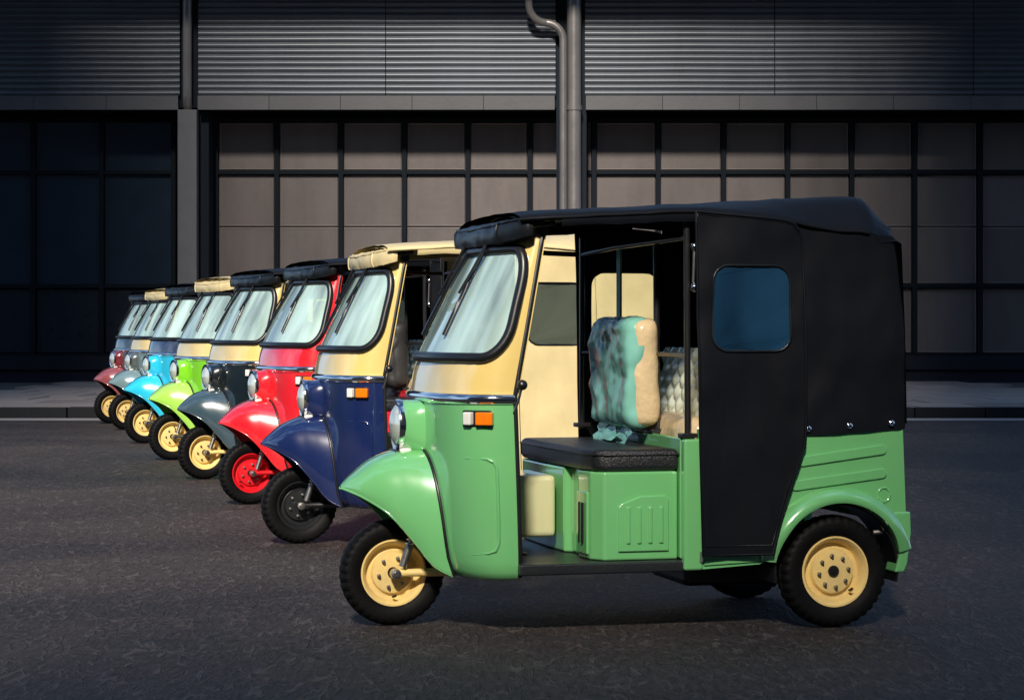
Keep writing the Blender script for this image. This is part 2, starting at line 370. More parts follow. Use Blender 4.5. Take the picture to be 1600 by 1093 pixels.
# bays of panels
def bead_panel(x0, x1, z0, z1, y, bw=.028):
    mb = MB(); t = .035
    O = [(x0, y, z0), (x1, y, z0), (x1, y, z1), (x0, y, z1)]
    I = [(x0+bw, y-t, z0+bw), (x1-bw, y-t, z0+bw), (x1-bw, y-t, z1-bw), (x0+bw, y-t, z1-bw)]
    J = [(x0+bw+.012, y-t+.012, z0+bw+.012), (x1-bw-.012, y-t+.012, z0+bw+.012), (x1-bw-.012, y-t+.012, z1-bw-.012), (x0+bw+.012, y-t+.012, z1-bw-.012)]
    q = [(0, 1, 5, 4), (1, 2, 6, 5), (2, 3, 7, 6), (3, 0, 4, 7)]
    mb.add(O+I, q, 1); mb.add(I+J, q, 1)
    # face: a slightly uneven sheet
    g = 5; vs_ = []
    for j in range(g+1):
        for i in range(g+1):
            x = lerp(J[0][0], J[1][0], i/g); z = lerp(J[0][2], J[2][2], j/g)
            e = 0 if i in (0, g) or j in (0, g) else .006*noise.noise((x*1.3, z*1.3, 1))
            vs_.append((x, J[0][1]+e, z))
    mb.add(vs_, [(j*(g+1)+i, j*(g+1)+i+1, (j+1)*(g+1)+i+1, (j+1)*(g+1)+i) for j in range(g) for i in range(g)], 0)
    return mb
R4 = (gz(190), gz(270), gz(355), gz(447), gz(553))
bays = [([-270, -162, -55, 53, 160, 272], 'glass'), ([338, 433, 533, 632, 731, 828, 880], 'panel'), ([913, 928, 1028, 1130, 1230, 1330, 1428, 1530, 1632, 1735], 'panel')]
for cols, kind in bays:
    X = [gx(c) for c in cols]
    for i, x in enumerate(X):
        mb = MB(); mb.box((x, YG-.05, (R4[0]+R4[4])/2), (.105, .16, R4[0]-R4[4]), .01); bpart('mullion', mb, m_frame)
    for r in (R4[0]+.03, R4[1], R4[3], R4[4]-.03):
        mb = MB(); mb.box(((X[0]+X[-1])/2, YG-.048, r), (X[-1]-X[0]+.1, .145, .085), .01); bpart('transom', mb, m_frame)
    for a, c in zip(X, X[1:]):
        a += .055; c -= .055
        if c-a < .05: continue
        if kind == 'panel':
            for z1, z0 in ((R4[0]-.02, R4[1]+.045), (R4[1]-.045, R4[2]+.006), (R4[2]-.006, R4[3]+.045), (R4[3]-.045, R4[4]+.02)):
                bpart('wall_panel', bead_panel(a, c, z0, z1, YG, .012 if c-a < .3 else .028), [m_panel, m_bead])
        else:
            for z1, z0 in ((R4[0]-.02, R4[1]+.045), (R4[1]-.045, R4[3]+.045)):
                mb = MB(); mb.box(((a+c)/2, YG, (z0+z1)/2), (c-a, .02, z1-z0), .003); bpart('window_pane', mb, m_glass)
            bpart('spandrel_panel', bead_panel(a, c, R4[4]+.02, R4[3]-.045, YG, .015), [m_spand, m_frame])
mb = MB(); mb.box((0, YG-.22, (gz(556)+gz(577))/2), (32, .5, gz(556)-gz(577)), .012); bpart('plinth_sill', mb, m_plinth)
mb = MB(); mb.box((0, YG-.15, (gz(577)+.12)/2), (32, .5, gz(577)-.1), .01); bpart('plinth', mb, m_plinth)
# pilaster with its reveal and downpipe
px0, px1 = cx_(278.5), cx_(308.5)
mb = MB(); mb.box(((px0+px1)/2, YC+.05, (zs+.15)/2), (px1-px0, .32, zs-.15), .02); bpart('pilaster', mb, m_pil)
mb = MB(); mb.box(((gx(312)+gx(335))/2, YC+.75, (zs+.15)/2), (gx(335)-gx(312), .9, zs-.15)); bpart('reveal_wall', mb, m_soff)
def pipe(name, path, r, seg=20, collars=()):
    mb = MB(); mb.tube(path, r, seg); o = bpart(name, mb, m_pipe, 60)
    for c in collars:
        k = MB(); k.lathe([(r, -.05), (r*1.12, -.05), (r*1.12, .05), (r, .05)], 24, axis='z', c=c); q = obj('pipe_collar', k.mesh('pipe_collar'), [m_pipe], o)
xl = cx_(293); pipe('downpipe', [(xl, YC-.03, ZT), (xl, YC-.03, cz(150)), (xl, YC-.01, cz(162)), (xl, YC+.06, cz(168))], .10)
xm = cx_(896.5); pipe('downpipe', [(xm, YC-.22, ZT), (xm, YC-.22, .15)], .15, 28, [(xm, YC-.22, zs+.02)])
xt = cx_(879.5); A = []
rr = .36
path = [(xt, YC-.30, .2), (xt, YC-.30, cz(66))]
for k in range(1, 8): q = PI/2*k/7; path.append((xt-rr+rr*math.cos(q), YC-.30, cz(66)+rr*math.sin(q)))
xe = cx_(826)
for k in range(0, 8): q = PI/2*k/7; path.append((xe+rr*(1-math.sin(q)), YC-.30-.2*k/7, cz(66)+rr+rr*(1-math.cos(q))))
path.append((xe, YC-.5, ZT))
pipe('bent_pipe', path, .08, 16)
mb = MB(); mb.box((cx_(893), YC+.10, (ZT+.15)/2), (cx_(915)-cx_(868), .1, ZT-.15)); bpart('pipe_recess', mb, m_soff)

# ------------------------------------------------------------------ the rickshaw, built once; local x runs back from the front axle, -y faces the camera
PARTS = []
def part(name, me, roles, parent=None, loc=(0, 0, 0), rot=(0, 0, 0), skip=None):
    PARTS.append(dict(name=name, me=me, roles=roles if isinstance(roles, list) else [roles], parent=parent, loc=loc, rot=rot, skip=skip)); return len(PARTS)-1
NEXP = 2.6
def plan(uf, ur, wd, s, n=NEXP):
    q = abs(s)*PI/2; c = max(0, math.cos(q))**(2/n); d = math.sin(q)**(2/n)
    return ur-(ur-uf)*c, math.copysign(wd*d, s)
def remap(s):       # spread samples evenly round the plan curve
    return math.copysign(abs(s)**1.15, s)
A_UF = [(.235, .19), (.30, .16), (.5, .135), (.75, .12), (.97, .116), (1.0, .116)]
A_W = [(.235, .535), (.30, .552), (.6, .56), (1.0, .555)]
A_UR = [(.235, .428), (1.0, .402)]
def apron(s, z): u, v = plan(smooth_tab(A_UF, z), interp(A_UR, z), smooth_tab(A_W, z), s); return (u, v, z)
U_UF = [(1.0, .118), (1.1, .133), (1.2, .172), (1.4, .270), (1.6, .372), (1.72, .43)]
U_W = [(1.0, .553), (1.3, .53), (1.72, .485)]
U_UR = [(1.0, .402), (1.72, .548)]
def upper(s, z): u, v = plan(smooth_tab(U_UF, z), interp(U_UR, z), smooth_tab(U_W, z), s, lerp(2.5, 2.1, (z-1)/.72)); return (u, v, z)
SS = [remap(-1+2*i/44) for i in range(45)]

# apron (lower nose)
mb = MB(); zz = [.235, .245, .27, .31]+[.36+.061*i for i in range(11)]
rings = []
for k, z in enumerate(zz):
    r = [apron(s, max(z, .25)) for s in SS]
    if k == 0: r = [(u+.03*(1-abs(s)), v*.95, .236) for (u, v, _), s in zip(r, SS)]
    elif k == 1: r = [(u+.008, v*.985, .243) for (u, v, _) in r]
    rings.append(r)
mb.loft(rings, closed=False)
mb.loft([[(u+.02, v*.94, z) for u, v, z in r] for r in rings[2:]], closed=False)      # inner skin
ap = part('nose_apron', mb.mesh('nose_apron', 50), 'body')
# embossed outline on each side of the nose
for sgn in (-1, 1):
    pth = []
    for uu, z in [(.135, .742), (.22, .742), (.29, .740), (.318, .728), (.330, .70), (.334, .6), (.338, .47), (.338, .39), (.328, .362), (.30, .350), (.25, .343), (.20, .340)]:
        uf, ur, wd = smooth_tab(A_UF, z), interp(A_UR, z), smooth_tab(A_W, z)
        c = (ur-uu)/(ur-uf); v = wd*(1-c**NEXP)**(1/NEXP); pth.append((uu, sgn*(v+.001), z))
    P2 = []
    for i in range(len(pth)-1):
        for k in range(3): P2.append(tuple(lerp(a, c, k/3) for a, c in zip(pth[i], pth[i+1])))
    n = len(P2); mb = MB(); mb.tube(P2, [.0075*min(1, (i+.3)/9, (n-i-.7)/9) for i in range(n)], 8, flat=1)
    part('embossed_rib', mb.mesh('embossed_rib', 80), 'body', ap)
# upper shell with windscreen opening
Z0, Z1 = 1.0, 1.71
def UP(p, off=0):
    s, t = p; z = lerp(Z0, Z1, t); a = Vector(upper(max(-1, min(1, s)), z))
    if off:
        e = .004; du = Vector(upper(min(1, s+e), z))-Vector(upper(max(-1, s-e), z)); dz = Vector(upper(s, z+e))-Vector(upper(s, z-e))
        nrm = dz.cross(du).normalized()
        if nrm.x > 0 and abs(s) < .9: nrm = -nrm
        elif abs(s) >= .9 and nrm.y*s < 0: nrm = -nrm
        a += nrm*off
    return a
hole = rrect(-.885, .215, .885, .855, .2, 8)
hole = [(x*(1-.05*max(0, (y-.3))), y) for x, y in hole]
rg, hi = holed([(-1, 0), (1, 0), (1, 1), (-1, 1)], hole, (0, .53), 4, 72)
mb = MB(); mb.loft([[UP(p) for p in r] for r in rg]); mb.loft([[UP(p)+Vector((.02, 0, 0)) for p in r] for r in rg])
up = part('upper_nose', mb.mesh('upper_nose', 60), 'upper')
mb = MB(); rr_ = []
for k in range(9):
    f = k/8; rr_.append([UP((lerp(0, p[0], f), lerp(.53, p[1], f)), .004) for p in hi])
mb.loft(rr_[1:]); mb.add([UP((0, .53), .004)]+rr_[1], [(0, i+1, (i+1) % len(hi)+1) for i in range(len(hi))])
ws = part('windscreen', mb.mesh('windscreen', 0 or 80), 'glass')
hs = [hi[i] for i in range(len(hi)) if i == 0 or (Vector(UP(hi[i]))-Vector(UP(hi[i-1]))).length > .004]
mb = MB(); mb.tube([UP(p, .006) for p in hs], .0225, 10, closed=True); part('windscreen_gasket', mb.mesh('windscreen_gasket', 80), 'trim', ws)
# wipers: two arms hanging from the top edge with their blades
for s0, s1, s2 in ((-.30, -.20, -.16), (.12, .22, .26)):
    mb = MB()
    arm = [UP((lerp(s0, s1, k/8), lerp(.90, .58, k/8)), .035) for k in range(9)]
    mb.tube(arm, [.009, .009, .008, .007, .006, .006, .006, .006, .006], 8)
    wp = part('wiper_arm', mb.mesh('wiper_arm', 60), 'trim', ws)
    mb = MB(); bl = [UP((lerp(s0*.7, s2*1.25, k/8), lerp(.84, .34, k/8)), .018) for k in range(9)]
    mb.tube(bl, .010, 6); part('wiper_blade', mb.mesh('wiper_blade', 60), 'trim', ws)
# chrome waist strip
mb = MB(); prof = [(-.004, -.022), (.006, -.020), (.014, -.010), (.016, 0), (.014, .010), (.006, .020), (-.004, .022)]
rings = []
for s in SS:
    a = Vector(apron(s, .985)); t = Vector(apron(min(1, s+.01), .985))-Vector(apron(max(-1, s-.01), .985)); nr = Vector((-t.y, t.x, 0)).normalized()
    nr = nr if nr.dot(a-Vector((.45, 0, .985))) > 0 else -nr
    rings.append([a+nr*o+Vector((0, 0, z)) for o, z in prof])
mb.loft(rings, closed=True, cap=True); part('chrome_strip', mb.mesh('chrome_strip', 50), 'chrome')
# black edge trims of the door opening
for sgn in (-1, 1):
    mb = MB(); pth = [apron(sgn, lerp(.25, .97, k/6)) for k in range(7)]+[upper(sgn, lerp(1.0, 1.68, k/8)) for k in range(9)]
    mb.tube([(x+.004, y, z) for x, y, z in pth], .010, 6); part('edge_trim', mb.mesh('edge_trim', 60), 'trim')
# mirror knob on a stalk
for sgn in (-1, 1):
    mb = MB(); mb.tube([(.40, sgn*.56, .93), (.415, sgn*.575, .98), (.425, sgn*.585, 1.03)], .006, 8); st = part('knob_stalk', mb.mesh('knob_stalk', 60), 'steel')
    mb = MB(); mb.lathe([(0, -.02), (.014, -.018), (.021, -.008), (.022, .004), (.016, .016), (0, .02)], 20, axis='y', c=(.428, sgn*.588, 1.045)); part('knob', mb.mesh('knob', 60), 'trim', st)
# turn signals
for sgn in (-1, 1):
    def sig(u0, u1, z0, z1, off, th):
        m_ = MB(); R = []
        for u_ in (u0, u1):
            pass
        def side(u_, z):
            uf, ur, wd = smooth_tab(A_UF, z), interp(A_UR, z), smooth_tab(A_W, z); c = max(0, min(1, (ur-u_)/(ur-uf))); return wd*(1-c**NEXP)**(1/NEXP)
        y0 = side(u0, .905); y1 = side(u1, .905)
        ang = math.atan2(y1-y0, u1-u0)
        m_.box(((u0+u1)/2, (y0+y1)/2+off, (z0+z1)/2), (u1-u0, th, z1-z0), .006, rot=Matrix.Rotation(ang, 3, 'Z'))
        if sgn < 0: m_.v = [(x, -y, z) for x, y, z in m_.v]
        return m_
    sg = part('turn_signal', sig(.196, .322, .872, .940, .008, .03).mesh('turn_signal'), 'trim')
    part('clear_lens', sig(.203, .242, .879, .933, .018, .034).mesh('clear_lens'), 'lens', sg)
    part('amber_lens', sig(.243, .316, .879, .933, .018, .034).mesh('amber_lens'), 'amber', sg)
# front mudguard: a beak from the tip back to the seam on the nose
def seam(bq):       # bq 0..1 across the arch from near lower edge over the top to far lower edge
    q = lerp(-PI/2, PI/2, bq); zt, zl, wd = .762, .238, .318
    v = wd*math.copysign(abs(math.sin(q))**.62, q); z = zl+(zt-zl)*max(0, math.cos(q))**.75
    uf, ur, W = smooth_tab(A_UF, max(.25, z)), interp(A_UR, z), smooth_tab(A_W, max(.25, z))
    return ur-(ur-uf)*(1-(min(.99, abs(v)/W))**NEXP)**(1/NEXP)-.004, v, z
F_W = [(0, .02), (.05, .065), (.15, .125), (.35, .195), (.6, .245), (.8, .285), (1, .318)]
F_T = [(0, .602), (.05, .622), (.15, .652), (.35, .706), (.6, .745), (.8, .758), (1, .762)]
F_L = [(0, .598), (.05, .588), (.15, .562), (.35, .497), (.6, .385), (.8, .285), (1, .238)]
mb = MB(); NB = 32; rings = []
for i in range(25):
    a = i/24; wd, zt, zl = smooth_tab(F_W, a), smooth_tab(F_T, a), smooth_tab(F_L, a); r = []
    for k in range(NB+1):
        bq = k/NB; q = lerp(-PI/2, PI/2, bq); us, vs_, z_ = seam(bq)
        v = wd*math.copysign(abs(math.sin(q))**.62, q); z = zl+(zt-zl)*max(0, math.cos(q))**lerp(.9, .75, a)
        r.append((lerp(-.225+.05*(abs(v)/.1)**2*(1-a)*.3, us, a), v, z))
    rings.append(r)
mb.loft(rings, closed=False)
inner = [[(u+.006, v*.94, z-.010) for u, v, z in r] for r in rings]
mb.loft(inner, closed=False)
fd = part('front_mudguard', mb.mesh('front_mudguard', 60), 'fender')
for ends in (0, NB):
    mb = MB(); mb.tube([tuple((p+q)/2 for p, q in zip(r[ends], s_[ends])) for r, s_ in zip(rings, inner)], .007, 6); part('rolled_edge', mb.mesh('rolled_edge', 80), 'fender', fd)
mb = MB(); mb.tube([seam(k/40) for k in range(41)], .008, 6); part('seam_gasket', mb.mesh('seam_gasket', 80), 'trim', fd)
# headlamp nacelle
mb = MB(); rings = []
for u, hw, zc_, hh, n_ in ((.033, .098, .860, .100, 2.2), (.038, .108, .860, .108, 2.3), (.06, .118, .858, .112, 2.6), (.08, .126, .856, .114, 3.2), (.112, .135, .853, .116, 4), (.150, .137, .853, .116, 4)):
    r = []
    for k in range(40):
        q = 2*PI*k/40; c, s_ = math.cos(q), math.sin(q)
        r.append((u, math.copysign(abs(c)**(2/n_), c)*hw, zc_+math.copysign(abs(s_)**(2/n_), s_)*hh))
    rings.append(r)
mb.loft(rings, closed=True); mb.f.append(tuple(range(40))); mb.m.append(0)
nc = part('headlamp_nacelle', mb.mesh('headlamp_nacelle', 50), 'nacelle')
mb = MB(); mb.tube([(.128, y*1.01, z) for _, y, z in rings[-1]], .005, 6, closed=True); part('nacelle_gasket', mb.mesh('nacelle_gasket', 80), 'trim', nc)
mb = MB(); mb.lathe([(.088, -.004), (.108, -.006), (.112, .006), (.110, .022), (.100, .026)], 40, axis='x', c=(.020, 0, .862)); hl = part('headlamp_bezel', mb.mesh('headlamp_bezel', 50), 'chrome', nc)
mb = MB(); mb.lathe([(0.0, -.030), (.03, -.028), (.06, -.020), (.085, -.004), (.092, .006)], 40, axis='x', c=(.020, 0, .862)); part('headlamp_glass', mb.mesh('headlamp_glass', 60), 'lampglass', nc)
for sgn in (-1, 1):
    mb = MB(); mb.box((.045, sgn*.068, .752), (.05, .04, .026), .009); part('marker_lamp', mb.mesh('marker_lamp'), 'lens', nc)
mb = MB(); mb.box((.06, 0, .742), (.12, .15, .03), .01); part('nacelle_foot', mb.mesh('nacelle_foot'), 'trim', nc)

# wheels ------------------------------------------------------------
def tyre_mesh(R, wd, name):
    h = wd/2; pr = [(R*.60, -h*.62), (R*.64, -h*.80), (R*.74, -h*.98), (R*.86, -h), (R*.93, -h*.93), (R*.965, -h*.80), (R*.99, -h*.55), (R*1.0, -h*.3), (R*.972, -h*.26), (R*.972, -h*.18), (R*1.0, -h*.14),
                     (R*1.0, h*.14), (R*.972, h*.18), (R*.972, h*.26), (R*1.0, h*.3), (R*.99, h*.55), (R*.965, h*.80), (R*.93, h*.93), (R*.86, h), (R*.74, h*.98), (R*.64, h*.80), (R*.60, h*.62)]
    def wob(i, k):
        if i in (4, 5, 6, 15, 16, 17): return -R*.035 if k % 3 == 0 else 0
        if i in (7, 14): return -R*.02 if k % 3 == 0 else 0
        return 0
    m_ = MB(); m_.lathe(pr, 108, closed=True, wob=wob); return m_.mesh(name, 35)
def rim_mesh(R, wd, name):
    h = wd/2; m_ = MB()
    pr = [(R*.635, -h*.70), (R*.63, -h*.80), (R*.60, -h*.80), (R*.575, -h*.66), (R*.555, -h*.58), (R*.53, -h*.22), (R*.50, h*.02), (R*.45, h*.04), (R*.415, -h*.02), (R*.385, -h*.34), (R*.22, -h*.42), (R*.10, -h*.42), (R*.10, -h*.2), (0, -h*.2)]
    m_.lathe(pr, 64); pr2 = [(r, -y) for r, y in pr[:5]]+[(R*.52, h*.3), (R*.3, h*.3), (0, h*.3)]; m_.lathe(pr2, 64); return m_.mesh(name, 40)
def nut_mesh(): m_ = MB(); m_.lathe([(.0085, 0), (.0085, -.010), (.006, -.010), (.0055, -.018), (0, -.018)], 8, axis='y'); return m_.mesh('lug_nut', 30)
NUT = nut_mesh()
RF, RR = .2275, .240
tf, rf_, tr_, rr2 = tyre_mesh(RF, .115, 'front_tyre'), rim_mesh(RF, .115, 'front_rim'), tyre_mesh(RR, .125, 'rear_tyre'), rim_mesh(RR, .125, 'rear_rim')
def wheel(name, tyre, rim, R, wd, loc, flip, nn, steer=0):
    t = part(name, tyre, 'rubber', None, loc, (0, .3, PI*flip+steer))
    part('rim', rim, 'rim', t)
    for k in range(nn):
        q = 2*PI*k/nn+.2; part('lug_nut', NUT, 'steel', t, (R*.28*math.cos(q), -wd*.215, R*.28*math.sin(q)))
    m_ = MB(); m_.lathe([(R*.10, -wd*.12), (R*.105, -wd*.25), (R*.085, -wd*.30), (0, -wd*.31)], 20); part('hub_cap', m_.mesh('hub_cap'), 'trim', t)
    m_ = MB(); m_.tube([(0, -wd*.24, -R*.46), (0, -wd*.44, -R*.44), (.006, -wd*.5, -R*.42)], .006, 8); part('valve_stem', m_.mesh('valve_stem'), 'trim', t)
    return t
wheel('front_wheel', tf, rf_, RF, .115, (0, 0, RF), 0, 6, 0)
wheel('rear_wheel', tr_, rr2, RR, .125, (1.812, -.535, RR), 0, 8)
wheel('rear_wheel', tr_, rr2, RR, .125, (1.812, .535, RR), 1, 8)
# trailing arm and shock absorber of the front wheel
mb = MB(); mb.tube([(.0, -.075, RF+.002), (.06, -.078, RF+.003), (.16, -.088, RF+.004), (.27, -.11, RF+.01)], [.020, .0165, .0185, .022], 12); arm = part('trailing_arm', mb.mesh('trailing_arm', 60), 'arm')
mb = MB(); mb.tube([(.27, -.11, RF+.01), (.30, 0, RF+.03), (.27, .11, RF+.01)], .02, 10); part('arm_crossbar', mb.mesh('arm_crossbar', 60), 'trim', arm)
mb = MB(); mb.lathe([(0, -.030), (.010, -.030), (.012, -.022), (.022, -.020), (.022, .02), (0, .02)], 14, axis='y', c=(0, -.082, RF)); part('axle_nut', mb.mesh('axle_nut', 40), 'steel', arm)
d0, d1 = Vector((.03, -.088, RF+.03)), Vector((.105, -.095, RF+.26))
mb = MB(); mb.tube([d0, lerp(d0, d1, .42)], .018, 12); mb.tube([lerp(d0, d1, .40), d1], .009, 10); sh = part('shock_absorber', mb.mesh('shock_absorber', 50), 'steel')
dv = (d1-d0); ax = dv.normalized(); e1 = ax.cross(Vector((0, 1, 0))).normalized(); e2 = ax.cross(e1)
mb = MB(); mb.tube([d0+dv*(.42+.5*k/70)+(e1*math.cos(k*.62)+e2*math.sin(k*.62))*.019 for k in range(71)], .0042, 6); part('coil_spring', mb.mesh('coil_spring', 80), 'chrome', sh)
mb = MB(); mb.tube([(.05, .088, RF+.03), (.11, .095, RF+.26)], .016, 10); part('shock_absorber', mb.mesh('shock_absorber', 50), 'steel')
# wheel well behind the front wheel
mb = MB(); mb.box((.30, 0, .42), (.06, .5, .34), .02); part('front_bulkhead', mb.mesh('front_bulkhead'), 'trim')

# floor, driver's seat, footwell ------------------------------------
mb = MB(); mb.box((.79, 0, .283), (.74, 1.19, .046), .008); mb.box((.36, 0, .281), (.14, .84, .04), .005); part('floor_board', mb.mesh('floor_board'), 'floor')
mb = MB(); mb.box((1.5, 0, .283), (.68, .8, .05), .01); part('rear_floor', mb.mesh('rear_floor'), 'floor')
pl = [(1.118, -.54), (.795, -.54), (.750, -.475), (.742, -.33), (.768, -.30), (.768, -.16), (.735, -.13), (.725, .10), (.725, .54), (1.118, .54)]
mb = MB(); mb.prism(pl, .307, .678, .012, plane='xy'); sbx = part('seat_box', mb.mesh('seat_box', 45), 'body')
mb = MB(); mb.prism([(.855, .345), (1.075, .345), (1.075, .56), (1.06, .578), (.95, .575), (.87, .545), (.855, .53)], -.551, -.538, .005); vp = part('vent_panel', mb.mesh('vent_panel', 60), 'body', sbx)
for i in range(4):
    mb = MB(); mb.box((.897+i*.048, -.551, .455), (.019, .014, .155), .006); part('vent_slot', mb.mesh('vent_slot', 60), 'body', sbx)
dirn = Vector((.750-.742, -.475+.33, 0)); ang = math.atan2(dirn.y, dirn.x)
mb = MB(); mb.box((.742, -.40, .46), (.13, .012, .26), .005, rot=Matrix.Rotation(ang, 3, 'Z')); part('vent_panel', mb.mesh('vent_panel', 60), 'body', sbx)
for i in (-1, 1):
    mb = MB(); mb.box((.740+i*.001, -.40+i*.024, .46), (.010, .024, .17), .003, rot=Matrix.Rotation(ang, 3, 'Z')); part('vent_slot', mb.mesh('vent_slot', 60), 'trim', sbx)
# cushion: rounded slab with a crowned top
mb = MB(); op = [(1.125, -.55), (.80, -.55), (.757, -.515), (.735, -.40), (.715, .10), (.715, .53), (.735, .55), (1.125, .55)]
bm = bmesh.new(); A_ = [bm.verts.new((a, c, .679)) for a, c in op]; B_ = [bm.verts.new((a, c, .772)) for a, c in op]; n = len(op)
bm.faces.new(A_[::-1]); bm.faces.new(B_)
for i in range(n): bm.faces.new((A_[i], A_[(i+1) % n], B_[(i+1) % n], B_[i]))
bmesh.ops.recalc_face_normals(bm, faces=bm.faces)
bmesh.ops.bevel(bm, geom=bm.edges[:], offset=.026, segments=4, profile=.5, affect='EDGES'); mb.bm(bm)
part('driver_cushion', mb.mesh('driver_cushion', 50), 'leather')
mb = MB(); mb.tube([(x*.999+.001, y*1.004, .750) for x, y in op], .005, 6, closed=True); part('cushion_piping', mb.mesh('cushion_piping', 70), 'leather', len(PARTS)-1)
mb = MB(); mb.box((.60, .10, .505), (.22, .40, .27), .028); part('foot_housing', mb.mesh('foot_housing', 50), 'housing')
mb = MB(); mb.tube([(.44, -.30, .56), (.455, -.33, .45), (.47, -.36, .335)], .012, 8); mb.box((.475, -.37, .33), (.05, .07, .014), .004); part('brake_pedal', mb.mesh('brake_pedal', 50), 'trim')
# handlebar and dashboard behind the windscreen
mb = MB(); mb.box((.32, 0, 1.03), (.20, .80, .06), .02); part('dashboard', mb.mesh('dashboard', 40), 'dash')
mb = MB(); mb.tube([(.30, -.30, 1.10), (.34, -.20, 1.12), (.30, -.05, 1.10), (.30, .05, 1.10), (.34, .20, 1.12), (.30, .30, 1.10)], .013, 8); hb = part('handlebar', mb.mesh('handlebar', 60), 'trim')
mb = MB(); mb.tube([(.30, 0, 1.09), (.26, 0, .8), (.22, 0, .4)], .028, 12); part('steering_column', mb.mesh('steering_column', 60), 'steel', hb)

# partition, posts and rails behind the driver -----------------------
mb = MB(); mb.box((1.137, 0, .565), (.03, 1.12, .51), .008); pt = part('partition', mb.mesh('partition'), 'body')
for sgn in (-1, 1):
    mb = MB(); mb.box((1.165, sgn*.588, .54), (.085, .05, .55), .012); part('door_post', mb.mesh('door_post', 50), 'body')
for y, zt in ((-.562, 1.735), (-.15, 1.645), (.56, 1.70)):
    mb = MB(); mb.tube([(1.155 if y < .5 else 1.02, y, .81), (1.15 if y < .5 else 1.02, y, zt)], .0135, 10); po = part('pole', mb.mesh('pole', 60), 'blackmetal')
    mb = MB(); mb.box((1.155 if y < .5 else 1.02, y, .828), (.07, .06, .02), .004); part('pole_foot', mb.mesh('pole_foot'), 'blackmetal', po)
mb = MB(); mb.box((1.13, .33, 1.23), (.012, .055, .84), .004); part('wrapped_pole', mb.mesh('wrapped_pole', 40), 'teal')
mb = MB(); mb.tube([(1.15, -.562, 1.66), (1.13, -.15, 1.655), (1.08, .25, 1.645), (1.02, .56, 1.62)], .012, 8); part('top_rail', mb.mesh('top_rail', 60), 'blackmetal')
mb = MB(); mb.tube([(1.153, -.562, 1.165), (1.153, -.15, 1.165)], .011, 8); part('guard_rail', mb.mesh('guard_rail', 60), 'blackmetal')
mb = MB(); mb.tube([(1.02, .56, 1.165), (1.13, .33, 1.165)], .011, 8); part('guard_rail', mb.mesh('guard_rail', 60), 'blackmetal')
mb = MB(); mb.tube([(1.175, -.575, 1.47), (1.178, -.58, 1.60)], .008, 8); lt = part('door_latch', mb.mesh('door_latch', 60), 'steel')
for z in (1.45, 1.62):
    mb = MB(); mb.lathe([(0, -.02), (.014, -.014), (.018, 0), (.014, .014), (0, .02)], 14, axis='z', c=(1.178, -.582, z)); part('latch_ball', mb.mesh('latch_ball', 60), 'chrome', lt)
mb = MB(); mb.tube([(.66, .32, 1.76), (.66, .32, 1.66), (.67, .32, 1.635), (.70, .32, 1.625), (.80, .36, 1.62), (.98, .50, 1.62)], .012, 8); part('grab_handle', mb.mesh('grab_handle', 60), 'blackmetal')
# wrapped backrest of the driver: teal film in front, beige cloth at the side
def crumple(mb_, amp, sc, seed):
    mb_.v = [tuple(c+amp*noise.noise((p[0]*sc+seed, p[1]*sc, p[2]*sc+7*i)) for i, c in enumerate(p)) for p in mb_.v]; return mb_
def pad(c, d, nu=9):
    m_ = MB(); n1 = nu; bm = bmesh.new(); bmesh.ops.create_cube(bm, size=1); bmesh.ops.scale(bm, vec=d, verts=bm.verts)
    bmesh.ops.bevel(bm, geom=bm.edges[:], offset=min(d)*.38, segments=3, profile=.5, affect='EDGES')
    bmesh.ops.subdivide_edges(bm, edges=[e for e in bm.edges if e.calc_length() > .1], cuts=nu, use_grid_fill=True)
    bmesh.ops.translate(bm, vec=c, verts=bm.verts); return m_.bm(bm)
mb = crumple(pad((1.095, .08, 1.085), (.13, .56, .47)), .014, 7, 4); bk = part('backrest_pad', mb.mesh('backrest_pad', 60), 'beige')
mb = pad((1.065, .11, 1.085), (.125, .60, .485), 30); crumple(mb, .018, 8, 1)
mb.v = [(x+.012*(abs(noise.noise((y*13+2.2*z, z*7-y*5, 2)))-.2)+.006*noise.noise((y*34+z*9, z*26, 5)), y+.008*noise.noise((z*16, x*20, y*5)), z) for x, y, z in mb.v]
part('plastic_film', mb.mesh('plastic_film', 80), 'film', bk)
for i, (y, z, l) in enumerate(((.28, .86, .16), (-.05, .84, .14), (.12, .85, .12))):
    mb = MB(); rings = []
    for k in range(9):
        t = k/8; rings.append([(1.06-.05*t+.03*noise.noise((k*.7, i, j)), y+.05*(j-1.5)+.05*noise.noise((k*.6, i+4, j)), z+.05-l*t+.02*noise.noise((k, j, i))) for j in range(4)])
    mb.loft(rings, closed=False); part('loose_film', mb.mesh('loose_film', 80), 'teal')
# passenger bench and quilted seat back
mb = crumple(pad((1.29, 0, .80), (.26, 1.10, .22)), .03, 5, 2); part('passenger_seat', mb.mesh('passenger_seat', 60), 'beige')
mb = MB(); rings = []
for j in range(41):
    z = lerp(.84, 1.19, j/40); r = []
    for i in range(97):
        y = lerp(-.55, .55, i/96); a = (y/.055+z/.055)/2; c = (y/.055-z/.055)/2
        r.append((1.37+.20*(z-.84)-.024*abs(math.sin(PI*a)*math.sin(PI*c))**.6, y, z))
    rings.append(r)
mb.loft(rings, closed=False); mb.box((1.45, 0, 1.01), (.05, 1.10, .36), .02, rot=Matrix.Rotation(.197, 3, 'Y')); part('quilted_seat_back', mb.mesh('quilted_seat_back', 70), 'quilt')

